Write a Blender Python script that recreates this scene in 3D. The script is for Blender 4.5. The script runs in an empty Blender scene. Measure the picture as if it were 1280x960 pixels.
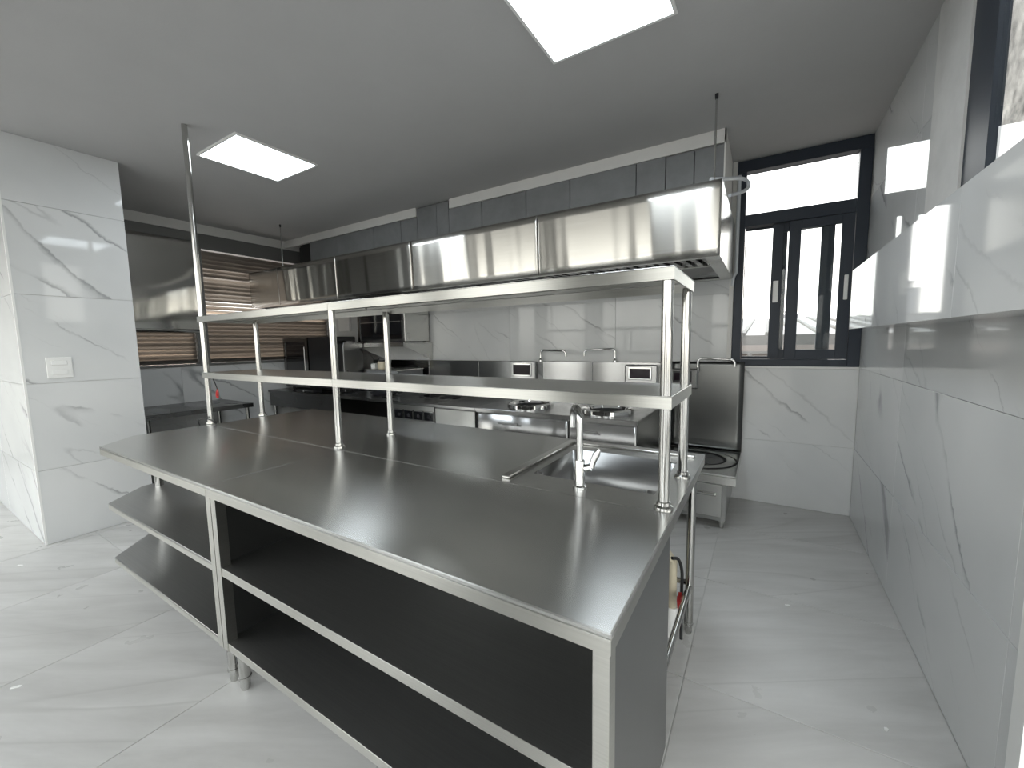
import bpy, bmesh, math, random
from mathutils import Vector, Matrix
random.seed(7)
S = bpy.context.scene
C = S.collection
PI = math.pi

# ------------------------------------------------------------------ camera
CAM_POS = Vector((0.2101, -0.6551, 1.3606))
YAW, PITCH, ROLL, FPX = 0.5538, -0.0998, -0.0167, 510.96
fw = Vector((-math.sin(YAW)*math.cos(PITCH), math.cos(YAW)*math.cos(PITCH), math.sin(PITCH)))
rt = Vector((math.cos(YAW), math.sin(YAW), 0)); up = rt.cross(fw)
r2 = rt*math.cos(ROLL) + up*math.sin(ROLL); u2 = up*math.cos(ROLL) - rt*math.sin(ROLL)
cam = bpy.data.cameras.new('camera'); cam.sensor_width = 36; cam.sensor_fit = 'HORIZONTAL'
cam.lens = 36*FPX/1280; cam.clip_start = 0.02; cam.clip_end = 600
co = bpy.data.objects.new('camera', cam); C.objects.link(co)
mw = Matrix((r2, u2, -fw)).transposed().to_4x4(); mw.translation = CAM_POS
co.matrix_world = mw
S.camera = co

# ------------------------------------------------------------------ exposure, world, sun, daylight
S.view_settings.view_transform = 'Standard'; S.view_settings.look = 'None'
S.view_settings.gamma = 1; S.view_settings.use_curve_mapping = False
S.view_settings.exposure = 1.5
SKY = 2.0
w = bpy.data.worlds.new('sky'); S.world = w; w.use_nodes = True
nt = w.node_tree; nt.nodes.clear()
tc = nt.nodes.new('ShaderNodeTexCoord'); sp = nt.nodes.new('ShaderNodeSeparateXYZ')
rp = nt.nodes.new('ShaderNodeValToRGB'); mr = nt.nodes.new('ShaderNodeMapRange')
bg = nt.nodes.new('ShaderNodeBackground'); ow = nt.nodes.new('ShaderNodeOutputWorld')
mr.inputs['From Min'].default_value = -1; mr.inputs['From Max'].default_value = 1
nt.links.new(tc.outputs['Generated'], sp.inputs[0]); nt.links.new(sp.outputs['Z'], mr.inputs['Value'])
nt.links.new(mr.outputs[0], rp.inputs[0]); nt.links.new(rp.outputs[0], bg.inputs[0]); nt.links.new(bg.outputs[0], ow.inputs[0])
e = rp.color_ramp.elements
e[0].position = 0.47; e[0].color = (0.36, 0.34, 0.31, 1)
e[1].position = 0.52; e[1].color = (1.0, 0.95, 0.885, 1)
k = e.new(0.75); k.color = (0.92, 0.94, 0.97, 1)
bg.inputs[1].default_value = SKY

sun = bpy.data.lights.new('sun', 'SUN'); sun.energy = 1.2; sun.angle = math.radians(2); sun.color = (1.0, 0.86, 0.70)
so = bpy.data.objects.new('sun', sun); C.objects.link(so)
so.rotation_euler = Vector((1.0, -0.30, -0.36)).to_track_quat('-Z', 'Y').to_euler()
so.location = (-12, 4, 6)

def portal(name, loc, direction, sx, sy):
    l = bpy.data.lights.new(name, 'AREA'); l.shape = 'RECTANGLE'; l.size = sx; l.size_y = sy
    o = bpy.data.objects.new(name, l); C.objects.link(o); o.location = loc
    o.rotation_euler = Vector(direction).to_track_quat('-Z', 'Y').to_euler()
    l.cycles.is_portal = True
    return o
portal('daylight_portal', (0.37, 3.40, 1.95), (0, -1, 0), 0.9, 1.7)
portal('daylight_portal', (0.99, 1.23, 2.2), (-1, 0, 0), 0.8, 1.0)
portal('daylight_portal', (-1.7, -1.92, 1.40), (0, 1, 0), 10.8, 2.5)
portal('daylight_portal', (4.25, -0.5, 1.45), (-1, 0, 0), 2.2, 2.4)

# ------------------------------------------------------------------ dimensions
CEIL = 2.7787; YW = 3.2446; XR = 0.8086; XL = -5.373; XC = -4.038; YC0 = -0.048; YC1 = 0.563
REAR = -1.75; XFAR = -8.2; XE = 4.0
H = 0.85

# ------------------------------------------------------------------ materials
def mat(name, col=(0.5, 0.5, 0.5), rough=0.5, metal=0.0, spec=None):
    m = bpy.data.materials.new(name); m.use_nodes = True
    b = m.node_tree.nodes['Principled BSDF']
    b.inputs['Base Color'].default_value = (*col, 1); b.inputs['Roughness'].default_value = rough
    b.inputs['Metallic'].default_value = metal
    if spec is not None: b.inputs['Specular IOR Level'].default_value = spec
    return m
def N(m, t, **kw):
    n = m.node_tree.nodes.new(t)
    for a, v in kw.items(): setattr(n, a, v)
    return n
def L(m, a, b): m.node_tree.links.new(a, b)
def bsdf(m): return m.node_tree.nodes['Principled BSDF']
def mixcol(m, fac, a, b, blend='MIX'):
    n = N(m, 'ShaderNodeMix', data_type='RGBA', blend_type=blend)
    if hasattr(fac, 'links'): L(m, fac, n.inputs[0])
    else: n.inputs[0].default_value = fac
    for s, v in ((6, a), (7, b)):
        if hasattr(v, 'links'): L(m, v, n.inputs[s])
        else: n.inputs[s].default_value = (*v, 1)
    return n.outputs[2]
def ramp(m, src, stops):
    n = N(m, 'ShaderNodeValToRGB'); L(m, src, n.inputs[0])
    el = n.color_ramp.elements
    while len(el) < len(stops): el.new(0.5)
    for x, (p, v) in zip(el, stops):
        x.position = p; x.color = (*v, 1) if isinstance(v, tuple) else (v, v, v, 1)
    return n.outputs[0]
def noise(m, vec, scale, detail=3, rough=0.5, dist=0.0):
    n = N(m, 'ShaderNodeTexNoise'); n.inputs['Scale'].default_value = scale
    n.inputs['Detail'].default_value = detail; n.inputs['Roughness'].default_value = rough
    n.inputs['Distortion'].default_value = dist
    if vec is not None: L(m, vec, n.inputs['Vector'])
    return n.outputs[0]
def pos(m): return N(m, 'ShaderNodeNewGeometry').outputs['Position']
def mapping(m, vec, scale=(1, 1, 1), rot=(0, 0, 0), loc=(0, 0, 0)):
    n = N(m, 'ShaderNodeMapping'); L(m, vec, n.inputs[0])
    n.inputs['Scale'].default_value = scale; n.inputs['Rotation'].default_value = rot; n.inputs['Location'].default_value = loc
    return n.outputs[0]
def bump(m, h, strength, dist=0.01):
    n = N(m, 'ShaderNodeBump'); n.inputs['Strength'].default_value = strength; n.inputs['Distance'].default_value = dist
    L(m, h, n.inputs['Height']); L(m, n.outputs[0], bsdf(m).inputs['Normal'])

def steel(name, col=(0.60, 0.60, 0.585), rough=0.2, wav=0.0, wscale=2.0, aniso=0.0, smudge=0.06, wst=(1, 1, 1)):
    m = mat(name, col, rough, 1.0); b = bsdf(m); p = pos(m)
    if aniso:
        t = N(m, 'ShaderNodeTangent', direction_type='UV_MAP'); L(m, t.outputs[0], b.inputs['Tangent'])
        b.inputs['Anisotropic'].default_value = aniso; b.inputs['Anisotropic Rotation'].default_value = 0.25
    if aniso:
        st = noise(m, mapping(m, N(m, 'ShaderNodeTexCoord').outputs['UV'], (1.5, 220, 1)), 1.0, 2, 0.6)
        L(m, ramp(m, st, [(0.25, tuple(c*0.93 for c in col)), (0.75, tuple(min(1, c*1.07) for c in col))]), b.inputs['Base Color'])
    if not smudge: return m
    n1 = noise(m, mapping(m, p, (1.2, 2.5, 2.5)), 1.5, 1, 0.4)
    mrn = N(m, 'ShaderNodeMapRange'); L(m, n1, mrn.inputs[0])
    mrn.inputs['From Min'].default_value = 0.3; mrn.inputs['From Max'].default_value = 0.7
    mrn.inputs['To Min'].default_value = max(0.02, rough - smudge); mrn.inputs['To Max'].default_value = rough + smudge
    L(m, mrn.outputs[0], b.inputs['Roughness'])
    if wav:
        bump(m, noise(m, mapping(m, p, wst), wscale, 1, 0.4), wav, 0.05)
    return m
M = {}
M['table'] = steel('brushed_steel_table', (0.58, 0.58, 0.565), 0.25, aniso=0.92, smudge=0)
M['steel'] = steel('stainless_steel', (0.58, 0.58, 0.56), 0.22)
M['shelf'] = steel('shaded_shelf_steel', (0.37, 0.37, 0.365), 0.32, aniso=0.7, smudge=0)  # table steel with the shade under the tops put into its colour
M['panel'] = steel('shaded_panel_steel', (0.155, 0.158, 0.155), 0.28, smudge=0)  # darker copy of the steel: dim light on panels and stove back baked in
M['lip'] = steel('brushed_edge_steel', (0.50, 0.495, 0.465), 0.34, aniso=0.9, smudge=0)
M['tube'] = steel('polished_tube', (0.52, 0.515, 0.495), 0.13, smudge=0.03)
M['mirror'] = steel('mirror_steel', (0.56, 0.545, 0.51), 0.20, aniso=0.97, smudge=0)
M['sheet'] = steel('wavy_steel_sheet', (0.66, 0.65, 0.62), 0.08, wav=0.10, wscale=1.6, smudge=0.03, wst=(1, .6, 1.8))
M['range'] = steel('range_steel', (0.43, 0.43, 0.425), 0.22, aniso=0.92, smudge=0)
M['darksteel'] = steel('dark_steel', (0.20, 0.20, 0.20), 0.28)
M['basin'] = steel('basin_steel', (0.34, 0.34, 0.335), 0.3, aniso=0.5, smudge=0)
M['chrome'] = mat('chrome', (0.75, 0.75, 0.74), 0.06, 1.0)
M['black'] = mat('black_enamel', (0.012, 0.012, 0.013), 0.35)
M['void'] = mat('black_matte', (0.008, 0.008, 0.008), 0.8)
M['blackglass'] = mat('black_glass', (0.006, 0.006, 0.008), 0.05, 0.0, 0.6)
M['iron'] = mat('cast_iron', (0.03, 0.03, 0.035), 0.55, 0.3)
M['rubber'] = mat('rubber', (0.015, 0.015, 0.016), 0.6)
M['red'] = mat('red_plastic', (0.42, 0.012, 0.012), 0.4)
M['white'] = mat('white_plastic', (0.80, 0.80, 0.78), 0.35)
M['cream'] = mat('cream_plastic', (0.62, 0.56, 0.42), 0.45)
M['hose'] = mat('grey_white_pvc', (0.62, 0.65, 0.68), 0.4)
M['frame'] = mat('window_frame_blue_grey', (0.028, 0.036, 0.050), 0.45, 0, 0.35)
M['gap'] = mat('grey_louvre_frame', (0.17, 0.17, 0.165), 0.45, 0.2)

def plaster(name, col, amount=0.06, rough=0.85):
    m = mat(name, col, rough, 0, 0.25); p = pos(m)
    n = noise(m, p, 3.0, 6, 0.65)
    c = ramp(m, n, [(0.3, tuple(x*(1-amount) for x in col)), (0.7, tuple(min(1, x*(1+amount)) for x in col))])
    L(m, c, bsdf(m).inputs['Base Color']); bump(m, noise(m, p, 60, 3), 0.12, 0.004)
    return m
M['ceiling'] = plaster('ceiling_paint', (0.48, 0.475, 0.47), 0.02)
M['plaster'] = plaster('raw_plaster', (0.62, 0.615, 0.60), 0.10)
M['band'] = plaster('white_plaster_band', (0.70, 0.69, 0.665), 0.04)
M['board'] = plaster('grey_cement_board', (0.20, 0.205, 0.21), 0.16, 0.5)
M['grout'] = mat('grout', (0.66, 0.66, 0.64), 0.8)
M['floorgrout'] = mat('floor_grout', (0.52, 0.52, 0.50), 0.9)
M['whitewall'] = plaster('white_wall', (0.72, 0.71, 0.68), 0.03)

def marble():
    m = mat('polished_marble_tile', (0.7, 0.7, 0.7), 0.045, 0, 0.28)
    p = pos(m); s = N(m, 'ShaderNodeSeparateXYZ'); L(m, p, s.inputs[0])
    cr = N(m, 'ShaderNodeVectorMath', operation='CROSS_PRODUCT'); cr.inputs[0].default_value = (0, 0, 1)
    L(m, N(m, 'ShaderNodeNewGeometry').outputs['True Normal'], cr.inputs[1])
    add = N(m, 'ShaderNodeVectorMath', operation='DOT_PRODUCT'); L(m, p, add.inputs[0]); L(m, cr.outputs[0], add.inputs[1])
    oi = N(m, 'ShaderNodeObjectInfo'); mu = N(m, 'ShaderNodeMath', operation='MULTIPLY'); mu.inputs[1].default_value = 37.0
    L(m, oi.outputs['Random'], mu.inputs[0])
    cb = N(m, 'ShaderNodeCombineXYZ'); L(m, add.outputs['Value'], cb.inputs[0]); L(m, s.outputs[2], cb.inputs[1]); L(m, mu.outputs[0], cb.inputs[2])
    v = mapping(m, cb.outputs[0], (1, 1, 1), (0, 0, math.radians(38)))
    warp = noise(m, v, 4.0, 5, 0.65)
    wsc = N(m, 'ShaderNodeMath', operation='MULTIPLY'); L(m, warp, wsc.inputs[0]); wsc.inputs[1].default_value = 0.30
    wv = N(m, 'ShaderNodeCombineXYZ'); L(m, wsc.outputs[0], wv.inputs[1])
    vv = N(m, 'ShaderNodeVectorMath', operation='ADD'); L(m, mapping(m, v, (0.28, 2.2, 1)), vv.inputs[0]); L(m, wv.outputs[0], vv.inputs[1])
    n = noise(m, vv.outputs[0], 0.9, 0, 0.5)
    vein = ramp(m, n, [(0.480, 0.0), (0.494, 0.5), (0.499, 0.95), (0.505, 0.0)])
    msk = ramp(m, noise(m, v, 1.7, 3, 0.6), [(0.44, 0.0), (0.55, 1.0)])
    mm = N(m, 'ShaderNodeMath', operation='MULTIPLY'); L(m, vein, mm.inputs[0]); L(m, msk, mm.inputs[1])
    n2 = noise(m, mapping(m, vv.outputs[0], (1, 1, 1), (0, 0, math.radians(-14)), (3.1, 1.7, 0)), 1.7, 0, 0.5)
    v2 = ramp(m, n2, [(0.486, 0.0), (0.5, 0.30), (0.507, 0.0)])
    msk2 = ramp(m, noise(m, v, 2.3, 2), [(0.44, 0.0), (0.58, 1.0)])
    m2 = N(m, 'ShaderNodeMath', operation='MULTIPLY'); L(m, v2, m2.inputs[0]); L(m, msk2, m2.inputs[1])
    mx = N(m, 'ShaderNodeMath', operation='MAXIMUM'); L(m, mm.outputs[0], mx.inputs[0]); L(m, m2.outputs[0], mx.inputs[1])
    cloud = ramp(m, noise(m, v, 1.3, 3), [(0.3, (0.60, 0.61, 0.61)), (0.7, (0.69, 0.695, 0.69))])
    L(m, mixcol(m, mx.outputs[0], cloud, (0.26, 0.265, 0.27)), bsdf(m).inputs['Base Color'])
    return m
M['marble'] = marble()
def floortile():
    m = mat('grey_stone_floor_tile', (0.4, 0.4, 0.4), 0.33, 0, 0.5)
    p = pos(m); oi = N(m, 'ShaderNodeObjectInfo')
    mu = N(m, 'ShaderNodeMath', operation='MULTIPLY'); mu.inputs[1].default_value = 23.0; L(m, oi.outputs['Random'], mu.inputs[0])
    cb = N(m, 'ShaderNodeCombineXYZ'); L(m, mu.outputs[0], cb.inputs[2])
    va = N(m, 'ShaderNodeVectorMath', operation='ADD'); L(m, p, va.inputs[0]); L(m, cb.outputs[0], va.inputs[1])
    v = mapping(m, mapping(m, va.outputs[0], (1, 1, 1), (0, 0, math.radians(-30))), (0.7, 4.5, 1))
    n = noise(m, v, 1.6, 6, 0.62, 0.4)
    c = ramp(m, n, [(0.28, (0.44, 0.432, 0.415)), (0.5, (0.52, 0.512, 0.495)), (0.72, (0.595, 0.587, 0.57))])
    n2 = noise(m, mapping(m, mapping(m, va.outputs[0], (1, 1, 1), (0, 0, math.radians(-36))), (0.22, 2.6, 1)), 1.2, 1, 0.5, 0.15)
    vn = ramp(m, n2, [(0.478, 0.0), (0.497, 0.38), (0.503, 0.0)])
    L(m, mixcol(m, vn, c, (0.36, 0.352, 0.335)), bsdf(m).inputs['Base Color'])
    r = ramp(m, noise(m, p, 7, 4), [(0.3, 0.27), (0.7, 0.40)]); L(m, r, bsdf(m).inputs['Roughness'])
    return m
M['floor'] = floortile()
def slatmat():
    m = mat('louvre_slat_aluminium', (0.36, 0.33, 0.30), 0.3, 0.8)
    return m
M['slat'] = slatmat()
def glass():
    m = bpy.data.materials.new('window_glass'); m.use_nodes = True; t = m.node_tree; t.nodes.clear()
    o = t.nodes.new('ShaderNodeOutputMaterial'); a = t.nodes.new('ShaderNodeBsdfTransparent'); g = t.nodes.new('ShaderNodeBsdfGlossy')
    a.inputs[0].default_value = (0.93, 0.95, 0.95, 1)
    g.inputs['Roughness'].default_value = 0.02; f = t.nodes.new('ShaderNodeFresnel'); ge = t.nodes.new('ShaderNodeNewGeometry'); mp = t.nodes.new('ShaderNodeMapRange')   # same index seen from either face of the pane
    mp.inputs['To Min'].default_value = 1.30; mp.inputs['To Max'].default_value = 1/1.30
    t.links.new(ge.outputs['Backfacing'], mp.inputs['Value']); t.links.new(mp.outputs[0], f.inputs[0])
    x = t.nodes.new('ShaderNodeMixShader'); t.links.new(f.outputs[0], x.inputs[0]); t.links.new(a.outputs[0], x.inputs[1])
    t.links.new(g.outputs[0], x.inputs[2]); t.links.new(x.outputs[0], o.inputs[0])
    return m
M['glass'] = glass()
def emit(name, col, s):
    m = bpy.data.materials.new(name); m.use_nodes = True; t = m.node_tree; t.nodes.clear()
    o = t.nodes.new('ShaderNodeOutputMaterial'); g = t.nodes.new('ShaderNodeEmission')
    g.inputs[0].default_value = (*col, 1); g.inputs[1].default_value = s; t.links.new(g.outputs[0], o.inputs[0])
    return m
M['lamp'] = emit('led_diffuser', (0.86, 0.94, 1.0), 4.8)
M['display'] = mat('dark_display', (0.012, 0.006, 0.010), 0.12, 0, 0.2)
M['roofing'] = mat('pale_roof_sheet', (0.28, 0.27, 0.26), 0.7)
M['parapet'] = plaster('pale_parapet', (0.24, 0.21, 0.195), 0.08)
M['fascia'] = plaster('grey_fascia', (0.14, 0.135, 0.13), 0.12)
M['haze'] = plaster('hazed_tower', (0.17, 0.17, 0.178), 0.03)  # distance haze put into the wall colour
M['hazewin'] = mat('hazed_tower_window', (0.135, 0.14, 0.155), 0.4)  # window tone close to the wall, same painted haze
M['mottled'] = plaster('weathered_render', (0.17, 0.167, 0.16), 0.85)

# ------------------------------------------------------------------ mesh building
def wloc(o):
    v = Vector((0, 0, 0))
    while o is not None:
        v += o.location; o = o.parent
    return v
class MB:
    def __init__(s): s.bm = bmesh.new()
    def box(s, x0, x1, y0, y1, z0, z1, bev=0.0, seg=1):
        vs = [s.bm.verts.new(p) for p in [(x0,y0,z0),(x1,y0,z0),(x1,y1,z0),(x0,y1,z0),(x0,y0,z1),(x1,y0,z1),(x1,y1,z1),(x0,y1,z1)]]
        fs = [s.bm.faces.new([vs[i] for i in f]) for f in [(3,2,1,0),(4,5,6,7),(0,1,5,4),(1,2,6,5),(2,3,7,6),(3,0,4,7)]]
        if bev:
            es = list({e for f in fs for e in f.edges})
            bmesh.ops.bevel(s.bm, geom=es, offset=bev, segments=seg, affect='EDGES', profile=0.5)
        return s
    def prism(s, pts, z0, z1, axis='z', bev=0.0):
        def P(a, b, c): return {'z': (a, b, c), 'y': (a, c, b), 'x': (c, a, b)}[axis]
        lo = [s.bm.verts.new(P(a, b, z0)) for a, b in pts]; hi = [s.bm.verts.new(P(a, b, z1)) for a, b in pts]
        n = len(pts); fs = [s.bm.faces.new(lo[::-1]), s.bm.faces.new(hi)]
        for i in range(n): fs.append(s.bm.faces.new([lo[i], lo[(i+1) % n], hi[(i+1) % n], hi[i]]))
        bmesh.ops.recalc_face_normals(s.bm, faces=fs)
        if bev:
            es = list({e for f in fs for e in f.edges})
            bmesh.ops.bevel(s.bm, geom=es, offset=bev, segments=1, affect='EDGES')
        return s
    def tube(s, pts, r, n=12, caps=True):
        pts = [Vector(p) for p in pts]; rs = r if isinstance(r, (list, tuple)) else [r]*len(pts)
        rings = []; ref = None
        for i, p in enumerate(pts):
            d = (pts[min(i+1, len(pts)-1)] - pts[max(i-1, 0)]).normalized()
            if ref is None:
                ref = d.orthogonal().normalized()
            else:
                ref = (ref - d*ref.dot(d)).normalized()
            b = d.cross(ref)
            rings.append([s.bm.verts.new(p + (ref*math.cos(2*PI*j/n) + b*math.sin(2*PI*j/n))*rs[i]) for j in range(n)])
        for a, b in zip(rings, rings[1:]):
            for j in range(n): s.bm.faces.new([a[j], a[(j+1) % n], b[(j+1) % n], b[j]])
        if caps:
            s.bm.faces.new(rings[0][::-1]); s.bm.faces.new(rings[-1])
        return s
    def lathe(s, prof, c, n=32):
        rings = [[s.bm.verts.new((c[0]+r*math.cos(2*PI*j/n), c[1]+r*math.sin(2*PI*j/n), z)) for j in range(n)] for r, z in prof]
        for a, b in zip(rings, rings[1:]):
            for j in range(n): s.bm.faces.new([a[j], a[(j+1) % n], b[(j+1) % n], b[j]])
        return s
    def quad(s, *ps):
        s.bm.faces.new([s.bm.verts.new(p) for p in ps]); return s
    def grid_panel(s, o, u, v, nu, nv, f):      # panel with small out-of-plane waves, f(a,b) -> Vector offset
        o, u, v = Vector(o), Vector(u), Vector(v)
        g = [[s.bm.verts.new(o + u*(i/nu) + v*(j/nv) + f(i/nu, j/nv)) for j in range(nv+1)] for i in range(nu+1)]
        for i in range(nu):
            for j in range(nv): s.bm.faces.new([g[i][j], g[i+1][j], g[i+1][j+1], g[i][j+1]])
        return s
    def build(s, name, m, parent=None, smooth=True, uv=True):
        bm = s.bm; bmesh.ops.recalc_face_normals(bm, faces=bm.faces[:])
        off = wloc(parent)
        if off.length: bmesh.ops.translate(bm, verts=bm.verts[:], vec=-off)
        if uv:
            l = bm.loops.layers.uv.new('uv')
            for f in bm.faces:
                nx, ny, nz = (abs(c) for c in f.normal)
                for lp in f.loops:
                    c = lp.vert.co
                    lp[l].uv = (c.x, c.y) if nz >= nx and nz >= ny else ((c.x, c.z) if ny >= nx else (c.y, c.z))
        me = bpy.data.meshes.new(name); bm.to_mesh(me); bm.free()
        me.materials.append(m if not isinstance(m, str) else M[m])
        if smooth:
            me.shade_smooth(); me.set_sharp_from_angle(angle=math.radians(35))
        o = bpy.data.objects.new(name, me); C.objects.link(o)
        if parent is not None: o.parent = parent
        return o
def thing(name, label, cat, loc=(0, 0, 0), group=None):
    o = bpy.data.objects.new(name, None); C.objects.link(o); o.location = loc; o.empty_display_size = 0.1
    o['label'] = label; o['category'] = cat
    if group: o['group'] = group
    return o
def tag(o, label, cat, group=None):
    o['label'] = label; o['category'] = cat
    if group: o['group'] = group
    return o
def lab(o, label): o['label'] = label; return o
def struct(o): o['kind'] = 'structure'; return o
def bxo(name, m, parent, *a, **k): return MB().box(*a, **k).build(name, m, parent)
def inst(src, loc, parent=None, name=None):
    o = bpy.data.objects.new(name or src.name.split('.')[0], src.data) if False else src.copy()
    C.objects.link(o); o.location = loc
    if parent is not None: o.parent = parent
    return o
def arc(c, r, a0, a1, ax, ay, n=8):
    c, ax, ay = Vector(c), Vector(ax), Vector(ay)
    return [c + ax*(r*math.cos(a0+(a1-a0)*i/n)) + ay*(r*math.sin(a0+(a1-a0)*i/n)) for i in range(n+1)]

# ================================================================== SETTING
floor = struct(bxo('floor', 'floorgrout', None, XFAR, XR+0.06, REAR-0.2, YW+0.1, -0.12, -0.003))
bxo('slab', 'floorgrout', floor, XR+0.06, XE+0.2, REAR-0.2, 1.0, -0.12, -0.003)
XJ = [-0.02+0.79*i for i in range(-11, 6)]; YJ = [0.2+0.8*i for i in range(-3, 6)]
cache = {}
for i in range(len(XJ)-1):
    for j in range(len(YJ)-1):
        x0, x1 = max(XJ[i], XFAR), min(XJ[i+1], XR if YJ[j] > 0.5 else XE); y0, y1 = max(YJ[j], REAR), min(YJ[j+1], YW)
        if YJ[j] > 0.5 and x0 > XR-0.06: continue
        if YJ[j] > 0.5 and XR-0.06 < x1 < XR: x1 = XR
        if x1 - x0 < 0.05 or y1 - y0 < 0.05: continue
        if x1 < XL-0.05 and y0 > YC0: continue
        g = 0.0018; key = (round(x1-x0, 3), round(y1-y0, 3)); ctr = ((x0+x1)/2, (y0+y1)/2, 0)
        if key not in cache:
            hx, hy = (x1-x0)/2-g, (y1-y0)/2-g
            cache[key] = bxo('tile', 'floor', floor, -hx, hx, -hy, hy, -0.010, 0.0, bev=0.001); cache[key].location = ctr
        else: inst(cache[key], ctr, floor)
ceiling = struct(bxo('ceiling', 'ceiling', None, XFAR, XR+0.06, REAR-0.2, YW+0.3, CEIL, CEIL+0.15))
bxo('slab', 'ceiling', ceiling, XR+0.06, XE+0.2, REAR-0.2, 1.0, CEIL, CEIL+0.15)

tcache = {}
def tiles(wall, plane, v, ints, zs, sgn):
    """marble tiles on a wall plane; plane 'x' or 'y' at value v, facing sgn; ints = joints along the wall"""
    T = 0.008; g = 0.0012
    for a0, a1 in zip(ints, ints[1:]):
        for z0, z1 in zip(zs, zs[1:]):
            key = (plane, sgn, round(a1-a0, 3), round(z1-z0, 3))
            ha, hz = (a1-a0)/2-g, (z1-z0)/2-g
            c = ((v, (a0+a1)/2, (z0+z1)/2) if plane == 'x' else ((a0+a1)/2, v, (z0+z1)/2))
            if key not in tcache:
                lo, hi = (-T, 0) if sgn > 0 else (0, T)
                mb = MB()
                if plane == 'x': mb.box(lo, hi, -ha, ha, -hz, hz, bev=0.0006)
                else: mb.box(-ha, ha, lo, hi, -hz, hz, bev=0.0006)
                o = mb.build('tile', 'marble', None); o.parent = wall; o.location = c; tcache[key] = o
            else: inst(tcache[key], c, wall)
ZS = [0.0, 0.53, 1.135, 1.74, 2.345, CEIL]
# back wall
wb = struct(bxo('wall_back', 'grout', None, XL-0.2, -0.05, YW+0.006, YW+0.22, 0, CEIL))
tiles(wb, 'y', YW, [XL, -4.62, -3.42, -2.22, -1.02, -0.05], ZS, -1)
# window wall below and around the window
ww = struct(bxo('wall_window', 'grout', None, -0.05, XR+0.2, YW+0.006, YW+0.22, 0, 1.125))
tiles(ww, 'y', YW, [-0.05, XR], [0, 0.53, 1.125], -1)
s_ = MB().box(-0.05, XR, YW-0.004, YW+0.20, 1.126, 1.141, bev=0.002).build('trim', 'white', ww)
MB().box(-0.062, -0.030, YW-0.012, YW+0.22, 1.141, CEIL).build('jamb', 'band', ww)
# right wall : tiled, raw plaster strip, window above the tile boxing, white corner at its near end
wr = struct(bxo('wall_right', 'grout', None, XR+0.006, XR+0.20, 0.86, YW+0.22, 0, 1.74))
bxo('pier', 'grout', wr, XR+0.006, XR+0.05, 1.98, YW+0.22, 1.74, CEIL)
tiles(wr, 'x', XR, [0.86, 0.94, 2.14, YW], ZS[:4], -1)
tiles(wr, 'x', XR, [1.98, 2.14, YW], [1.74, 2.345, CEIL], -1)
bxo('plaster_strip', 'plaster', wr, XR-0.004, XR+0.05, 1.60, 1.98, 1.74, CEIL)
bxo('lintel', 'plaster', wr, XR+0.005, XR+0.05, 0.86, 1.60, 2.70, CEIL)
lab(bxo('corner_trim', 'white', wr, XR-0.012, XR+0.20, 0.80, 0.86, 0, CEIL), 'white corner strip at the near end of the tiled wall')
tb = struct(bxo('trim_1', 'grout', None, 0.648, XR-0.002, 0.40, 2.545, 1.418, 1.748))
for a0, a1 in ((0.40, 0.94), (0.94, 2.08), (2.08, 2.545)):
    bxo('tile', 'marble', tb, 0.640, 0.648, a0+0.001, a1-0.001, 1.41, 1.757, bev=0.0006)
    bxo('tile', 'marble', tb, 0.648, XR-0.002, a0+0.001, a1-0.001, 1.410, 1.4175)
    bxo('tile', 'marble', tb, 0.648, XR-0.002, a0+0.001, a1-0.001, 1.7485, 1.757)
# column / partition on the left
wp = struct(bxo('wall_partition', 'grout', None, XFAR, XC-0.008, YC0+0.008, YC1-0.006, 0, CEIL))
tiles(wp, 'x', XC, [YC0, YC1], ZS[:2]+ZS[2:], 1)
tiles(wp, 'y', YC0, [-6.44, -5.24, XC], ZS, -1)
bxo('corner_trim', 'white', wp, XC-0.010, XC+0.0015, YC0-0.0015, YC0+0.010, 0, CEIL)
tiles(wp, 'y', YC1, [XL, XC], ZS, 1)
# far left end of the room
struct(bxo('wall_far_left', 'whitewall', None, XFAR-0.2, XFAR, REAR-0.2, YC1, 0, CEIL))
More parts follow.
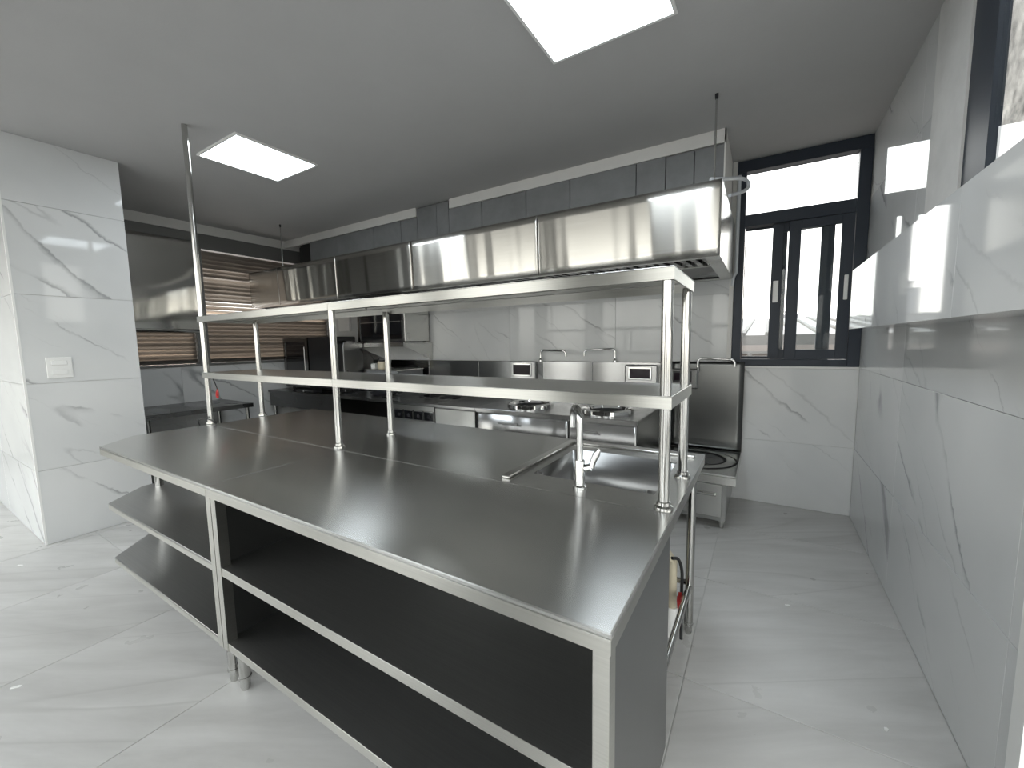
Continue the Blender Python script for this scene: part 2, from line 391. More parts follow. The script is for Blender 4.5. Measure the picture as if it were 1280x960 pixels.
# left wall behind the partition with two louvred windows
wl = struct(bxo('wall_left', 'grout', None, XL-0.2, XL-0.006, YC1, YW+0.22, 0, 1.155))
tiles(wl, 'x', XL, [YC1, 1.30, 2.50, YW], [0, 0.53, 1.155], 1)
bxo('lintel', 'gap', wl, XL-0.2, XL-0.006, YC1, YW+0.22, 2.575, 2.675)
bxo('plaster_band', 'band', wl, XL-0.2, XL+0.004, YC1, YW+0.22, 2.675, CEIL)
bxo('pier', 'gap', wl, XL-0.2, XL-0.006, YC1, 0.72, 1.155, 2.575)
def louvre(name, y0, y1):
    r = struct(bxo(name, 'gap', None, XL-0.09, XL+0.012, y0, y0+0.055, 1.157, 2.573))
    bxo('window_frame', 'gap', r, XL-0.09, XL+0.012, y1-0.055, y1, 1.157, 2.573)
    bxo('window_frame', 'gap', r, XL-0.09, XL+0.012, y0+0.056, y1-0.056, 2.50, 2.573)
    bxo('window_frame', 'gap', r, XL-0.09, XL+0.012, y0+0.056, y1-0.056, 1.157, 1.185)
    hl = (y1-y0)/2 - 0.057
    a = math.radians(64); cw = 0.032; t = 0.002
    ca, sa = math.cos(a), math.sin(a)
    # inner edge low, outer edge high
    prof = []
    for q, h in ((-cw, t), (-cw*0.3, t+0.002), (cw*0.5, t-0.004), (cw*0.9, t-0.012), (cw*0.9, -t-0.012), (cw*0.5, -0.004-t), (-cw*0.3, 0.002-t), (-cw, -t)):
        prof.append((q*ca*1.0 - h*sa, q*sa + h*ca))
    src = None; z = 1.215
    while z < 2.49:
        c = (XL-0.032, (y0+y1)/2, z)
        if src is None:
            src = MB().prism(prof, -hl, hl, axis='y').build('slat', 'slat', None)
            src.parent = r; src.location = c
        else:
            o = inst(src, c, r); op = -0.06 if (z < 1.72 or z > 2.30) else 0.24
            o.rotation_euler = (0, op*random.uniform(0.4, 1.3)+random.uniform(-0.03, 0.03)*(2 if op > 0 else 1), random.uniform(-0.002, 0.002))
        z += 0.048
    return r
louvre('window_1', 0.73, 1.535)
louvre('window_2', 1.537, YW-0.02)
# duct boxing above the hood : cement boards under a white plaster band
tr = struct(bxo('trim_2', 'void', None, XL+0.30, -0.075, 2.62, YW, 2.30, CEIL))
prev = XL+0.32
BJ = [-4.82, -4.27, -3.60, -3.17, -2.93, -2.66, -2.50, -2.10, -1.62, -1.206, -0.666, -0.454, -0.261, -0.068]
bxo('duct_opening', 'void', tr, XL+0.30, -4.83, 2.608, 2.62, 2.30, 2.66)
for a, b in zip(BJ, BJ[1:]):
    top = 2.765 if (a >= -2.94 and b <= -2.49) else 2.684+random.uniform(-0.006, 0.006)
    d = random.uniform(0, 0.004)
    bxo('panel', 'board', tr, a+0.003, b-0.003, 2.594-d, 2.62, 2.296, top)
for a, b in ((XL+0.004, -2.94), (-2.49, -0.066)):
    bxo('plaster_band', 'band', tr, a, b, 2.588, 2.62, 2.69, CEIL)
bxo('end_panel', 'band', tr, -0.075, -0.066, 2.588, YW, 2.30, CEIL)
# wider part of the room behind the photographer : glazed rear wall and right end
we = struct(bxo('wall_return', 'whitewall', None, XR+0.21, XE+0.2, 0.80, 1.0, 0, CEIL))
wq = struct(bxo('wall_rear', 'whitewall', None, XFAR, XE+0.2, REAR-0.15, REAR, 0, 0.20))
bxo('lintel', 'whitewall', wq, XFAR, XE+0.2, REAR-0.15, REAR, 2.68, CEIL)
RW = [(-7.2, -4.6, 0.20), (-4.35, -3.30, 0.20), (-2.95, -1.55, 0.20), (-0.75, 0.70, 0.20), (1.05, 3.8, 0.20)]
ends = [XFAR]+[v for ab in RW for v in ab[:2]]+[XE+0.2]
for a, b in zip(ends[::2], ends[1::2]): bxo('pier', 'whitewall', wq, a, b, REAR-0.15, REAR, 0.20, 2.68)
n = 4
for a, b, zs_ in RW:
    if zs_ > 0.3: bxo('sill_wall', 'whitewall', wq, a, b, REAR-0.15, REAR, 0.20, zs_)
    r = struct(bxo('window_%d' % n, 'frame', None, a+0.001, b-0.001, REAR-0.11, REAR-0.05, zs_+0.002, zs_+0.06)); n += 1
    bxo('window_frame', 'frame', r, a+0.001, b-0.001, REAR-0.11, REAR-0.05, 2.62, 2.678)
    kk = max(1, round((b-a)/1.3))
    for i in range(kk+1):
        xx = a+0.026+(b-a-0.052)*i/kk
        bxo('mullion', 'frame', r, xx-0.024, xx+0.024, REAR-0.11, REAR-0.05, zs_+0.061, 2.619)
    bxo('pane', 'glass', r, a+0.03, b-0.03, REAR-0.083, REAR-0.077, zs_+0.061, 2.619)
wf = struct(bxo('wall_far_right', 'whitewall', None, XE, XE+0.15, REAR-0.15, 0.80, 0, 0.20))
bxo('lintel', 'whitewall', wf, XE, XE+0.15, REAR-0.15, 0.80, 2.68, CEIL)
for a, b in ((REAR-0.15, -1.55), (0.55, 0.80)): bxo('pier', 'whitewall', wf, XE, XE+0.15, a, b, 0.20, 2.68)
r = struct(bxo('window_10', 'frame', None, XE+0.05, XE+0.11, -1.549, 0.549, 0.202, 0.26))
bxo('window_frame', 'frame', r, XE+0.05, XE+0.11, -1.549, 0.549, 2.62, 2.678)
for y in (-1.52, -0.5, 0.52): bxo('mullion', 'frame', r, XE+0.05, XE+0.11, y-0.024, y+0.024, 0.261, 2.619)
bxo('pane', 'glass', r, XE+0.077, XE+0.083, -1.49, 0.49, 0.261, 2.619)

# window 3 : dark framed window at the end of the aisle
YF = YW+0.02
w3 = struct(bxo('window_3', 'frame', None, -0.028, XR-0.001, YW+0.005, YW+0.10, 2.69, 2.775))     # head
def fr(name, x0, x1, z0, z1, y0=YW+0.005, y1=YW+0.10, parent=w3): return bxo(name, 'frame', parent, x0, x1, y0, y1, z0, z1, bev=0.002)
fr('window_frame', -0.028, 0.036, 1.142, 2.689); fr('window_frame', 0.735, XR-0.001, 1.142, 2.689)
fr('transom', 0.037, 0.734, 2.262, 2.355); fr('window_frame', 0.037, 0.734, 1.142, 1.196)
bxo('pane', 'glass', w3, 0.037, 0.734, YW+0.05, YW+0.056, 2.356, 2.689)
def sash(x0, x1, st0, st1, y0, z0=1.198, z1=2.260, bot=0.075, top=0.065):
    s = fr('sash', x0, x0+st0, z0, z1, y0, y0+0.028)
    fr('sash_stile', x1-st1, x1, z0, z1, y0, y0+0.028, s)
    fr('sash_rail', x0+st0, x1-st1, z0, z0+bot, y0, y0+0.028, s); fr('sash_rail', x0+st0, x1-st1, z1-top, z1, y0, y0+0.028, s)
    bxo('pane', 'glass', s, x0+st0, x1-st1, y0+0.011, y0+0.016, z0+bot, z1-top)
    return s
sa = sash(0.337, 0.733, 0.078, 0.074, YW+0.014)           # inner sliding sash, right
sb = sash(0.229, 0.625, 0.074, 0.083, YW+0.048)           # middle sash
sc = sash(0.038, 0.330, 0.006, 0.050, YW+0.080, bot=0.02, top=0.015) # outer leaf, left
lab(bxo('handle', 'white', sb, 0.246, 0.282, YW+0.034, YW+0.047, 1.65, 1.82, bev=0.003), 'pale pull handle')
lab(bxo('handle', 'white', sa, 0.689, 0.713, YW+0.001, YW+0.013, 1.64, 1.82, bev=0.003), 'pale pull handle')
# window in the right wall
w7 = struct(bxo('window_11', 'frame', None, XR+0.004, XR+0.034, 1.40, 1.598, 1.76, 2.698))
bxo('window_frame', 'frame', w7, XR+0.004, XR+0.034, 0.862, 0.90, 1.76, 2.698)
bxo('window_frame', 'frame', w7, XR+0.004, XR+0.034, 0.901, 1.399, 1.76, 1.80)
bxo('window_frame', 'frame', w7, XR+0.004, XR+0.034, 0.901, 1.399, 2.655, 2.698)
bxo('pane', 'glass', w7, XR+0.016, XR+0.021, 0.901, 1.399, 1.801, 2.654)
bxo('jamb', 'plaster', w7, XR+0.036, XR+0.062, 1.545, 1.60, 1.76, 2.698)

# ================================================================== OUTSIDE
g = struct(bxo('ground_outside', 'roofing', None, -160, 160, -160, 160, -14.2, -14.0))
rb = thing('rooftop_building', 'low building with a pale ribbed metal roof seen through the aisle window', 'building', (0, 12, -14))
bxo('wall', 'parapet', rb, -26, 2.8, 12, 24, -14, 1.20)
bxo('fascia', 'fascia', rb, -26, 2.8, 11.9, 12.0, 1.20, 1.46)
bxo('ledge', 'parapet', rb, -26, 2.8, 11.75, 12.0, 1.02, 1.20)
MB().prism([(12, 1.46), (24, 2.35), (24, 1.22), (12, 1.22)], -26, 2.8, axis='x').build('roof', 'roofing', rb)
src = None
for i in range(20):
    x = -8+i*0.55
    mb = MB(); mb.prism([(12, 1.475), (24, 2.365), (24, 2.42), (12, 1.53)], -0.05, 0.05, axis='x')
    if src is None:
        src = mb.build('rib', 'fascia', rb); src.location = (x, 0, 0)
        for v in src.data.vertices: pass
    else:
        mb.bm.free(); inst(src, (x, 0, 0), rb)
rl = thing('balcony_railing', 'pale balcony railing with thin rails and dark posts outside the aisle window', 'railing', (0, 9.5, -14))
bxo('slab', 'parapet', rl, -6, 2.8, 9.0, 10.6, -14, 0.72)
bxo('rail', 'fascia', rl, -6, 2.8, 9.5, 9.55, 1.05, 1.10)
for z in (0.80, 0.885, 0.97): bxo('rail', 'parapet', rl, -6, 2.8, 9.51, 9.54, z, z+0.03)
for i in range(9): bxo('post', 'fascia', rl, -5.5+i*0.9, -5.42+i*0.9, 9.5, 9.55, 0.72, 1.05)
def tower(x, y, wd, top, nf, label, cap=True):
    t = thing('tower_block', label, 'building', (x, y, -14))
    bxo('wall', 'haze', t, x-wd/2, x+wd/2, y, y+wd, -14, top)
    if cap:
        bxo('roof', 'haze', t, x-wd*0.32, x+wd*0.32, y+wd*0.2, y+wd*0.8, top, top+wd*0.18)
        bxo('cornice', 'hazewin', t, x-wd*0.36, x+wd*0.36, y+wd*0.14, y+wd*0.86, top+wd*0.18, top+wd*0.27)
    h = 1.1; z = top-0.8; src = None
    for i in range(nf):
        for j in range(4):
            xx = x-wd/2+wd*(j+0.5)/4
            if src is None:
                src = MB().box(-wd*0.08, wd*0.08, -0.05, 0.02, -0.28, 0.28).build('window', 'hazewin', None)
                src.parent = t; src.location = (xx-x, 0, z+14)
            else: inst(src, (xx-x, 0, z+14), t)
        z -= h
tower(-11.4, 60, 2.9, 6.6, 6, 'hazy tower block with a stepped roof reflected in the tile boxing')
tower(2.6, 58, 1.6, 4.2, 3, 'small hazy tower seen in the narrow gap of the aisle window')
tower(6.0, 70, 2.4, 3.6, 2, 'squat hazy tower behind the right pane of the aisle window', False)
ob = thing('neighbour_building', 'weathered rendered house wall close outside the right-hand window', 'building', (3.2, 3, -14))
bxo('wall', 'mottled', ob, 3.2, 6, 2.5, 14.0, -14, 9.0)

# ================================================================== CEILING LIGHTS
def panel_light(name, x0, x1, y0, y1, label):
    t = thing(name, label, 'ceiling light', ((x0+x1)/2, (y0+y1)/2, CEIL), 'square ceiling panels')
    mb = MB(); f = 0.014
    for a in ((x0-f, x1+f, y0-f, y0), (x0-f, x1+f, y1, y1+f), (x0-f, x0, y0, y1), (x1, x1+f, y0, y1)): mb.box(*a, CEIL-0.014, CEIL-0.0005)
    mb.build('frame', 'white', t)
    bxo('diffuser', 'lamp', t, x0, x1, y0, y1, CEIL-0.010, CEIL-0.001)
panel_light('ceiling_light', -0.745, -0.181, 0.785, 1.352, 'bright square ceiling panel above the sink end of the island')
panel_light('ceiling_light', -3.37, -2.835, 0.836, 1.402, 'bright square ceiling panel beside the tall steel pole')

# ================================================================== HOOD
hx0, hx1, hy0, hy1, hz0, hz1 = XL+0.02, -0.036, 2.10, YW-0.012, 1.855, 2.286
hood = thing('extractor_hood', 'long mirror-finish stainless extractor hood along the back wall', 'extractor hood', ((hx0+hx1)/2, hy1, hz0))
hs = [hx0, -4.715, -3.616, -2.535, -1.25, hx1]
for i, (a, b) in enumerate(zip(hs, hs[1:])):
    ph = random.uniform(0, 6)
    mb = MB()
    mb.grid_panel((a+0.0006, hy0, hz0), (b-a-0.0012, 0, 0), (0, 0, hz1-hz0), 60, 8,
        lambda u, v, a=a, wd=b-a: Vector((0, -0.012*v + 0.0030*math.sin((a+u*wd)*7.5+0.5*math.sin(2*v)) + 0.0012*math.sin((a+u*wd)*21+v*0.8)+0.0005*math.sin((a+u*wd)*47+v), 0)))
    o = mb.build('front_panel', 'mirror', hood)
    md = o.modifiers.new('thick', 'SOLIDIFY'); md.thickness = 0.003; md.offset = 0
bxo('top_panel', 'steel', hood, hx0, hx1, hy0+0.006, hy1, hz1-0.004, hz1)
MB().box(hx1-0.004, hx1, hy0+0.004, hy1, hz0, hz1-0.005).build('end_panel', 'mirror', hood)
bxo('end_panel', 'steel', hood, hx0, hx0+0.004, hy0+0.004, hy1, hz0, hz1-0.005)
mb = MB()
mb.box(hx0+0.005, hx1-0.005, hy0+0.004, hy0+0.05, hz0, hz0+0.003); mb.box(hx0+0.005, hx1-0.005, hy1-0.10, hy1-0.002, hz0, hz0+0.003)
mb.box(hx1-0.085, hx1-0.005, hy0+0.051, hy1-0.101, hz0, hz0+0.003)
mb.build('bottom_flange', 'steel', hood)
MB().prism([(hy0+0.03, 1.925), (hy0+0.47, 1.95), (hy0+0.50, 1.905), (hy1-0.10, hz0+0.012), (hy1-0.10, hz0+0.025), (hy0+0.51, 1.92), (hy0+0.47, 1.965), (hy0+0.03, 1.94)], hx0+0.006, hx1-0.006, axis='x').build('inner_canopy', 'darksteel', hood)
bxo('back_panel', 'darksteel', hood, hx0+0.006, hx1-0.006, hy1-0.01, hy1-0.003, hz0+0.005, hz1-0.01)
bxo('grease_rail', 'steel', hood, hx0+0.006, hx1-0.006, hy0+0.465, hy0+0.50, 1.875, 1.925)
src = None; nb = 78
for i in range(nb):
    x = hx1-0.10-i*(hx1-hx0-0.14)/nb
    if src is None:
        src = MB().prism([(hy0+0.055, 1.862), (hy0+0.46, 1.888), (hy0+0.46, 1.918), (hy0+0.055, 1.892)], -0.017, 0.017, axis='x').build('baffle', 'darksteel', None)
        src.location = (x-wloc(hood).x, -wloc(hood).y, -wloc(hood).z); src.parent = hood
    else: inst(src, (x-wloc(hood).x, -wloc(hood).y, -wloc(hood).z), hood)
for x in (-0.083, -4.652):
    MB().tube([(x, 2.13, hz1), (x, 2.13, CEIL-0.001)], 0.006, 8).build('hanging_rod', 'steel', hood)
    MB().lathe([(0.0, CEIL-0.03), (0.008, CEIL-0.03), (0.010, CEIL-0.001), (0.0, CEIL-0.001)], (x, 2.13), 10).build('rod_anchor', 'iron', hood)
# hose draped round the hood end
pts = [(-0.10, 2.12, 2.303), (-0.05, 2.2, 2.318), (-0.01, 2.42, 2.385), (0.03, 2.62, 2.44), (0.062, 2.74, 2.455), (0.070, 2.76, 2.42), (0.045, 2.72, 2.385), (-0.005, 2.62, 2.345), (-0.03, 2.56, 2.325)]
def smooth(p, n=5):
    p = [Vector(q) for q in p]; out = []
    for i in range(len(p)-1):
        a, b, c, d = p[max(i-1, 0)], p[i], p[i+1], p[min(i+2, len(p)-1)]
        for j in range(n):
            t = j/n
            out.append(0.5*((2*b)+(c-a)*t+(2*a-5*b+4*c-d)*t*t+(3*b-a-3*c+d)*t**3))
    return out+[p[-1]]
tag(MB().tube(smooth(pts), 0.012, 10).build('hose', 'hose'), 'loose pale plastic hose looped off the right end of the hood', 'hose')
pp = thing('waste_pipe', 'thin pale pipe running down the wall beside the aisle window', 'pipe', (-0.085, 3.2, 1.2))
MB().tube([(-0.014, YW-0.03, 1.9), (-0.014, YW-0.03, 2.66)], 0.014, 10).build('pipe', 'hose', pp)
MB().tube(smooth([(-0.014, YW-0.031, 1.9), (-0.03, YW-0.05, 1.86), (-0.036, YW-0.05, 1.80)]), 0.012, 10).build('elbow', 'hose', pp)

# steel sheet on the left louvre
mb = MB().grid_panel((XL+0.022, 0.60, 1.54), (0, 0.965, 0), (0, 0, 1.03), 24, 24,
    lambda u, v: Vector((0.004*math.sin(5.5*v+0.6*math.sin(4*u))*math.sin(PI*u)+0.0012*math.cos(8*v+3*u), 0, 0))*(4*u*(1-u))**0.3*(4*v*(1-v))**0.3)
sh = mb.build('steel_sheet', 'sheet'); md = sh.modifiers.new('thick', 'SOLIDIFY'); md.thickness = 0.002; md.offset = 0
tag(sh, 'wavy mirror steel sheet covering the upper half of the left louvre', 'metal sheet')

# ================================================================== ISLAND
W1 = 0.575; W2 = 1.318; TH = 0.044
def sheet_top(mb, pts, z, t, bev=0.002): mb.prism(pts, z-t, z, bev=bev)
def foot(parent, x, y, r=0.021, z1=0.19, mt='tube'):
    l = MB().tube([(x, y, 0.055), (x, y, z1)], r, 16).build('leg', mt, parent)
    MB().lathe([(0, 0.0), (r*0.72, 0.0), (r*0.86, 0.012), (r*0.86, 0.045), (r*1.12, 0.047), (r*1.12, 0.056), (r*0.95, 0.058), (0, 0.058)], (x, y), 16).build('adjustable_foot', 'steel', l)
    return l
def work_table(name, label, x0, x1, chamfer, side_right, cat='work table'):
    t = thing(name, label, cat, ((x0+x1)/2, W1/2, 0), 'steel island tables')
    g = 0.0006
    if chamfer: out = [(x0+0.185, 0), (x1-g, 0), (x1-g, W1-g), (x0, W1-g), (x0, 0.19)]
    else: out = [(x0+g, 0), (x1, 0), (x1, W1-g), (x0+g, W1-g)]
    # folded sheet: plate plus deep lip
    mb = MB(); sheet_top(mb, out, H, 0.012, 0.0025); mb.build('table_top', 'table', t)
    mb = MB(); xl = x0+0.185 if chamfer else x0+g
    mb.box(xl, x1-(0.0 if not chamfer else g), 0.0005, 0.022, H-TH, H-0.0125, bev=0.001)
    mb.build('front_lip', 'lip', t)
    mb = MB(); mb.box(x1-0.022, x1-0.0004, 0.0225, W1-g, H-TH, H-0.0125) if not chamfer else mb.prism([(x0+0.0, 0.19), (x0+0.185, 0.0005), (x0+0.195, 0.02), (x0+0.02, 0.198), (x0+0.02, W1-g), (x0, W1-g)], H-TH, H-0.0125)
    mb.build('side_lip', 'lip', t)
    fx0 = x0+0.028 if not chamfer else None
    # posts (flat bars)
    if chamfer:
        bxo('post', 'lip', t, x1-0.037, x1-0.0015, 0.012, 0.047, 0.188, H-TH-0.0005)
        foot(t, x1-0.045, 0.06); foot(t, x1-0.045, W1-0.06)
        l = foot(t, x0+0.045, 0.275, z1=0.80); foot(t, x0+0.045, W1-0.06, z1=0.80)
        sp = [(x0+0.165, 0.014), (x1-0.002, 0.014), (x1-0.002, W1-0.02), (x0-0.03, W1-0.02), (x0-0.03, 0.215)]
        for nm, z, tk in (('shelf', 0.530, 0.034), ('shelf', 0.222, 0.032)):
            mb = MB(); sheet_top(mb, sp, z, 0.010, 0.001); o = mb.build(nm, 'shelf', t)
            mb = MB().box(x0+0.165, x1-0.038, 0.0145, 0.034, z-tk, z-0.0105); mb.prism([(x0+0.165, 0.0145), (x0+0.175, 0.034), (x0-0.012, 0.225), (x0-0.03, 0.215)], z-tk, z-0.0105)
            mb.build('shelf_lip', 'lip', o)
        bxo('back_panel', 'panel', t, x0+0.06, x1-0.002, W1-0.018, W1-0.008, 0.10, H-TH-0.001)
    else:
        bxo('post', 'lip', t, x0+0.0015, x0+0.037, 0.012, 0.047, 0.188, H-TH-0.0005)
        bxo('post', 'lip', t, x1-0.038, x1-0.006, 0.012, 0.047, 0.105, H-TH-0.0005)
        foot(t, x0+0.04, 0.06); foot(t, x1-0.06, 0.06); foot(t, x0+0.04, W1-0.06); foot(t, x1-0.06, W1-0.06)
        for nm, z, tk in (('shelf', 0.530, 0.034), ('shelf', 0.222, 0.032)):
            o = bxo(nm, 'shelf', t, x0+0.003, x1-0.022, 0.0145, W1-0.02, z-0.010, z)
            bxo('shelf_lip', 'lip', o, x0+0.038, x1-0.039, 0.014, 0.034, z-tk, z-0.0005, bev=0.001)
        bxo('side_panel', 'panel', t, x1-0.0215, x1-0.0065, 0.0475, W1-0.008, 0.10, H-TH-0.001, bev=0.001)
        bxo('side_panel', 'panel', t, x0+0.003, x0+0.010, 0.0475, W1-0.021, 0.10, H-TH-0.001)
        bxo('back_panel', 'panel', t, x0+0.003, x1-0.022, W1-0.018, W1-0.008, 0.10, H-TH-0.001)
    return t
work_table('work_table', 'large right-hand front steel work table with two open shelves', -1.551, 0.0, False, True)
work_table('work_table', 'left-hand front steel work table with clipped corner and pointed shelves', -2.962, -1.5525, True, False)
# back row: plain table and sink table
bt = thing('work_table', 'plain rear steel work table left of the sink', 'work table', (-1.8, 0.95, 0), 'steel island tables')
bxo('table_top', 'table', bt, -2.94, -0.632, W1+0.0006, W2, H-0.012, H, bev=0.0015)
mb = MB().box(-2.94, -0.632, W2-0.022, W2-0.0005, H-TH, H-0.0125); mb.box(-2.94, -2.918, W1+0.002, W2-0.0225, H-TH, H-0.0125); mb.build('rear_lip', 'lip', bt)
bxo('shelf', 'table', bt, -2.90, -0.66, W1+0.04, W2-0.04, 0.21, 0.222)
for x in (-2.89, -1.80, -0.68):
    for y in (W1+0.06, W2-0.05): foot(bt, x, y, 0.019, H-TH)
sk = thing('sink_table', 'steel sink table with one square basin at the window end of the island', 'sink', (-0.31, 0.95, 0))
sx0, sx1, sy0, sy1 = -0.545, -0.085, 0.715, 1.135
mb = MB()
mb.box(-0.630, sx0, W1+0.0006, W2, H-0.012, H); mb.box(sx1, 0.0, W1+0.0006, W2, H-0.012, H)
mb.box(sx0, sx1, W1+0.0006, sy0, H-0.012, H); mb.box(sx0, sx1, sy1, W2, H-0.012, H)
mb.build('table_top', 'table', sk)
mb = MB(); d = 0.22; q = 0.035
ring0 = [(sx0, sy0, H), (sx1, sy0, H), (sx1, sy1, H), (sx0, sy1, H)]
ring1 = [(sx0+0.012, sy0+0.012, H-d), (sx1-0.012, sy0+0.012, H-d), (sx1-0.012, sy1-0.012, H-d), (sx0+0.012, sy1-0.012, H-d)]
v0 = [mb.bm.verts.new(p) for p in ring0]; v1 = [mb.bm.verts.new(p) for p in ring1]
for i in range(4): mb.bm.faces.new([v0[i], v0[(i+1) % 4], v1[(i+1) % 4], v1[i]])
mb.bm.faces.new(v1)
es = [e for e in mb.bm.edges if not (e.verts[0] in v0 and e.verts[1] in v0)]
bmesh.ops.bevel(mb.bm, geom=es, offset=0.03, segments=4, affect='EDGES')
bs = mb.build('basin', 'basin', sk); md = bs.modifiers.new('thick', 'SOLIDIFY'); md.thickness = 0.002; md.offset = 1
MB().lathe([(0.045, H-d+0.003), (0.040, H-d+0.006), (0.02, H-d+0.002), (0.0, H-d+0.002)], (-0.315, 0.93), 20).build('drain', 'chrome', bs)
mb = MB()
mb.box(-0.628, -0.592, 0.612, 1.262, H+0.0003, H+0.011, bev=0.003); mb.box(-0.591, -0.031, 1.226, 1.262, H+0.0003, H+0.011, bev=0.003)
mb.build('raised_rim', 'tube', sk)
mb = MB().box(-0.022, -0.0004, W1+0.002, W2-0.0005, H-TH, H-0.0125); mb.box(-0.630, -0.0225, W2-0.022, W2-0.0005, H-TH, H-0.0125); mb.build('side_lip', 'lip', sk)
for x in (-0.59, -0.045):
    for y in (W1+0.06, 1.285): foot(sk, x, y, 0.019, H-TH)
mb = MB().tube([(-0.045, W1+0.06, 0.235), (-0.045, 1.285, 0.235)], 0.0125, 12); mb.build('rail', 'tube', sk)
MB().tube([(-0.59, W1+0.06, 0.235), (-0.59, 1.285, 0.235)], 0.0125, 12).build('rail', 'tube', sk)
MB().tube([(-0.59, 1.285, 0.245), (-0.045, 1.285, 0.245)], 0.0125, 12).build('rail', 'tube', sk)
# tap
tp = thing('mixer_tap', 'tall chrome gooseneck mixer tap on the sink deck', 'tap', (-0.325, 0.652, H))
MB().lathe([(0.0, H+0.0005), (0.024, H+0.0005), (0.024, H+0.008), (0.0175, H+0.012), (0.0175, H+0.098), (0.015, H+0.102), (0.0, H+0.102)], (-0.325, 0.652), 20).build('body', 'chrome', tp)
pth = [(-0.325, 0.652, H+0.09), (-0.325, 0.652, 1.085)] + arc((-0.325-0.028, 0.652+0.035, 1.085), 0.0448, 0, PI*0.98, (0.625, -0.781, 0), (0, 0, 1), 12) + [(-0.382, 0.722, 1.05)]
MB().tube(pth, 0.0115, 14).build('spout', 'chrome', tp)
MB().tube([(-0.308, 0.655, H+0.072), (-0.288, 0.66, H+0.078)], [0.014, 0.013], 14).build('cartridge', 'chrome', tp)
MB().tube([(-0.286, 0.661, H+0.078), (-0.280, 0.664, H+0.10), (-0.270, 0.668, H+0.125), (-0.262, 0.672, H+0.142)], [0.011, 0.010, 0.0125, 0.007], 12).build('lever', 'chrome', tp)
# under sink plumbing
dp = thing('drain_pipe', 'beige waste pipe with cream coupling standing under the sink', 'pipe', (-0.10, 1.25, 0))
MB().tube([(-0.112, 1.235, 0.135), (-0.112, 1.235, 0.36), (-0.13, 1.21, 0.40), (-0.20, 1.13, 0.46)], 0.021, 14).build('pipe', 'cream', dp)
MB().lathe([(0, 0), (0.029, 0), (0.029, 0.13), (0.026, 0.14), (0, 0.14)], (-0.112, 1.235), 16).build('coupling', 'white', dp)
hs_ = thing('supply_hose', 'black rubber supply hose with a red valve under the sink', 'hose', (-0.075, 1.23, 0.0))
MB().tube(smooth([(-0.100, 1.15, 0.415), (-0.078, 1.18, 0.40), (-0.068, 1.215, 0.33), (-0.070, 1.235, 0.24), (-0.070, 1.235, 0.16), (-0.066, 1.225, 0.0)]), 0.007, 8).build('hose', 'rubber', hs_)
MB().prism([(1.165, 0.215), (1.188, 0.160), (1.211, 0.215), (1.205, 0.238), (1.188, 0.222), (1.171, 0.238)], -0.079, -0.064, axis='x', bev=0.002).build('valve_handle', 'red', hs_)

# ================================================================== OVERSHELF
ov = thing('overshelf', 'two-tier steel overshelf on six tubular posts standing on the island', 'shelf', (-1.5, 0.775, H))
yp, yq = 0.606, 0.943; pxs = (-2.990, -1.600, -0.035)
pr = 0.0165
for x in pxs:
    for y in (yp, yq):
        top = 1.545 if not (x < -2.9 and y == yp) else CEIL-0.001
        p = MB().tube([(x, y, H+0.001), (x, y, top)], pr, 20).build('post', 'tube', ov)
        if top > 2: lab(p, 'left front post carried up to the ceiling'); 
        MB().lathe([(pr, H+0.026), (pr*1.25, H+0.024), (pr*1.28, H+0.014), (pr*1.7, H+0.010), (pr*1.75, H+0.0005), (0, H+0.0005)], (x, y), 20).build('flange', 'tube', p)
o_ = 0.021
for (a, b) in ((-2.990-o_, -1.600-0.0008), (-1.600+0.0008, -0.035+o_)):
    for zt, th in ((1.5706, 0.038), (1.1988, 0.038)):
        s = bxo('shelf', 'table', ov, a, b, yp-o_, yq+o_, zt-0.003, zt, bev=0.001)
        mb = MB().box(a, b, yp-o_+0.0003, yp-o_+0.003, zt-th, zt-0.0035); mb.box(a, b, yq+o_-0.003, yq+o_-0.0003, zt-th, zt-0.0035)
        e = a+0.0004 if a < -2 else b-0.0034
        mb.box(e, e+0.003, yp-o_+0.0035, yq+o_-0.0035, zt-th, zt-0.0035)
        mb.box(a+0.004, b-0.004, yp+0.10, yp+0.13, zt-0.022, zt-0.0035); mb.box(a+0.004, b-0.004, yq-0.13, yq-0.10, zt-0.022, zt-0.0035)
        mb.build('shelf_lip', 'lip', s)
# loose wires at the tall post
lc = thing('loose_cable', 'thin dark wire with a red connector hanging below the lower overshelf by the tall post', 'cable', (-2.95, 0.62, 1.10))
MB().tube(smooth([(-2.96, 0.625, 1.158), (-2.93, 0.622, 1.135), (-2.90, 0.62, 1.10), (-2.893, 0.62, 1.085)]), 0.0035, 6).build('wire', 'rubber', lc)
MB().tube(smooth([(-2.893, 0.62, 1.085), (-2.885, 0.62, 1.06), (-2.897, 0.62, 1.028), (-2.912, 0.62, 1.045), (-2.90, 0.62, 1.075)]), 0.005, 6).build('connector', 'red', lc)
tag(MB().tube(smooth([(-3.12, 0.585, 0.826), (-3.075, 0.565, 0.873), (-2.99, 0.560, 0.892), (-2.92, 0.575, 0.885), (-2.895, 0.60, 0.857)]), 0.0045, 6).build('cable', 'rubber'), 'black cable curled round the foot of the tall steel pole', 'cable')

# ================================================================== BACK ROW
YS0, YS1 = 2.20, 3.225
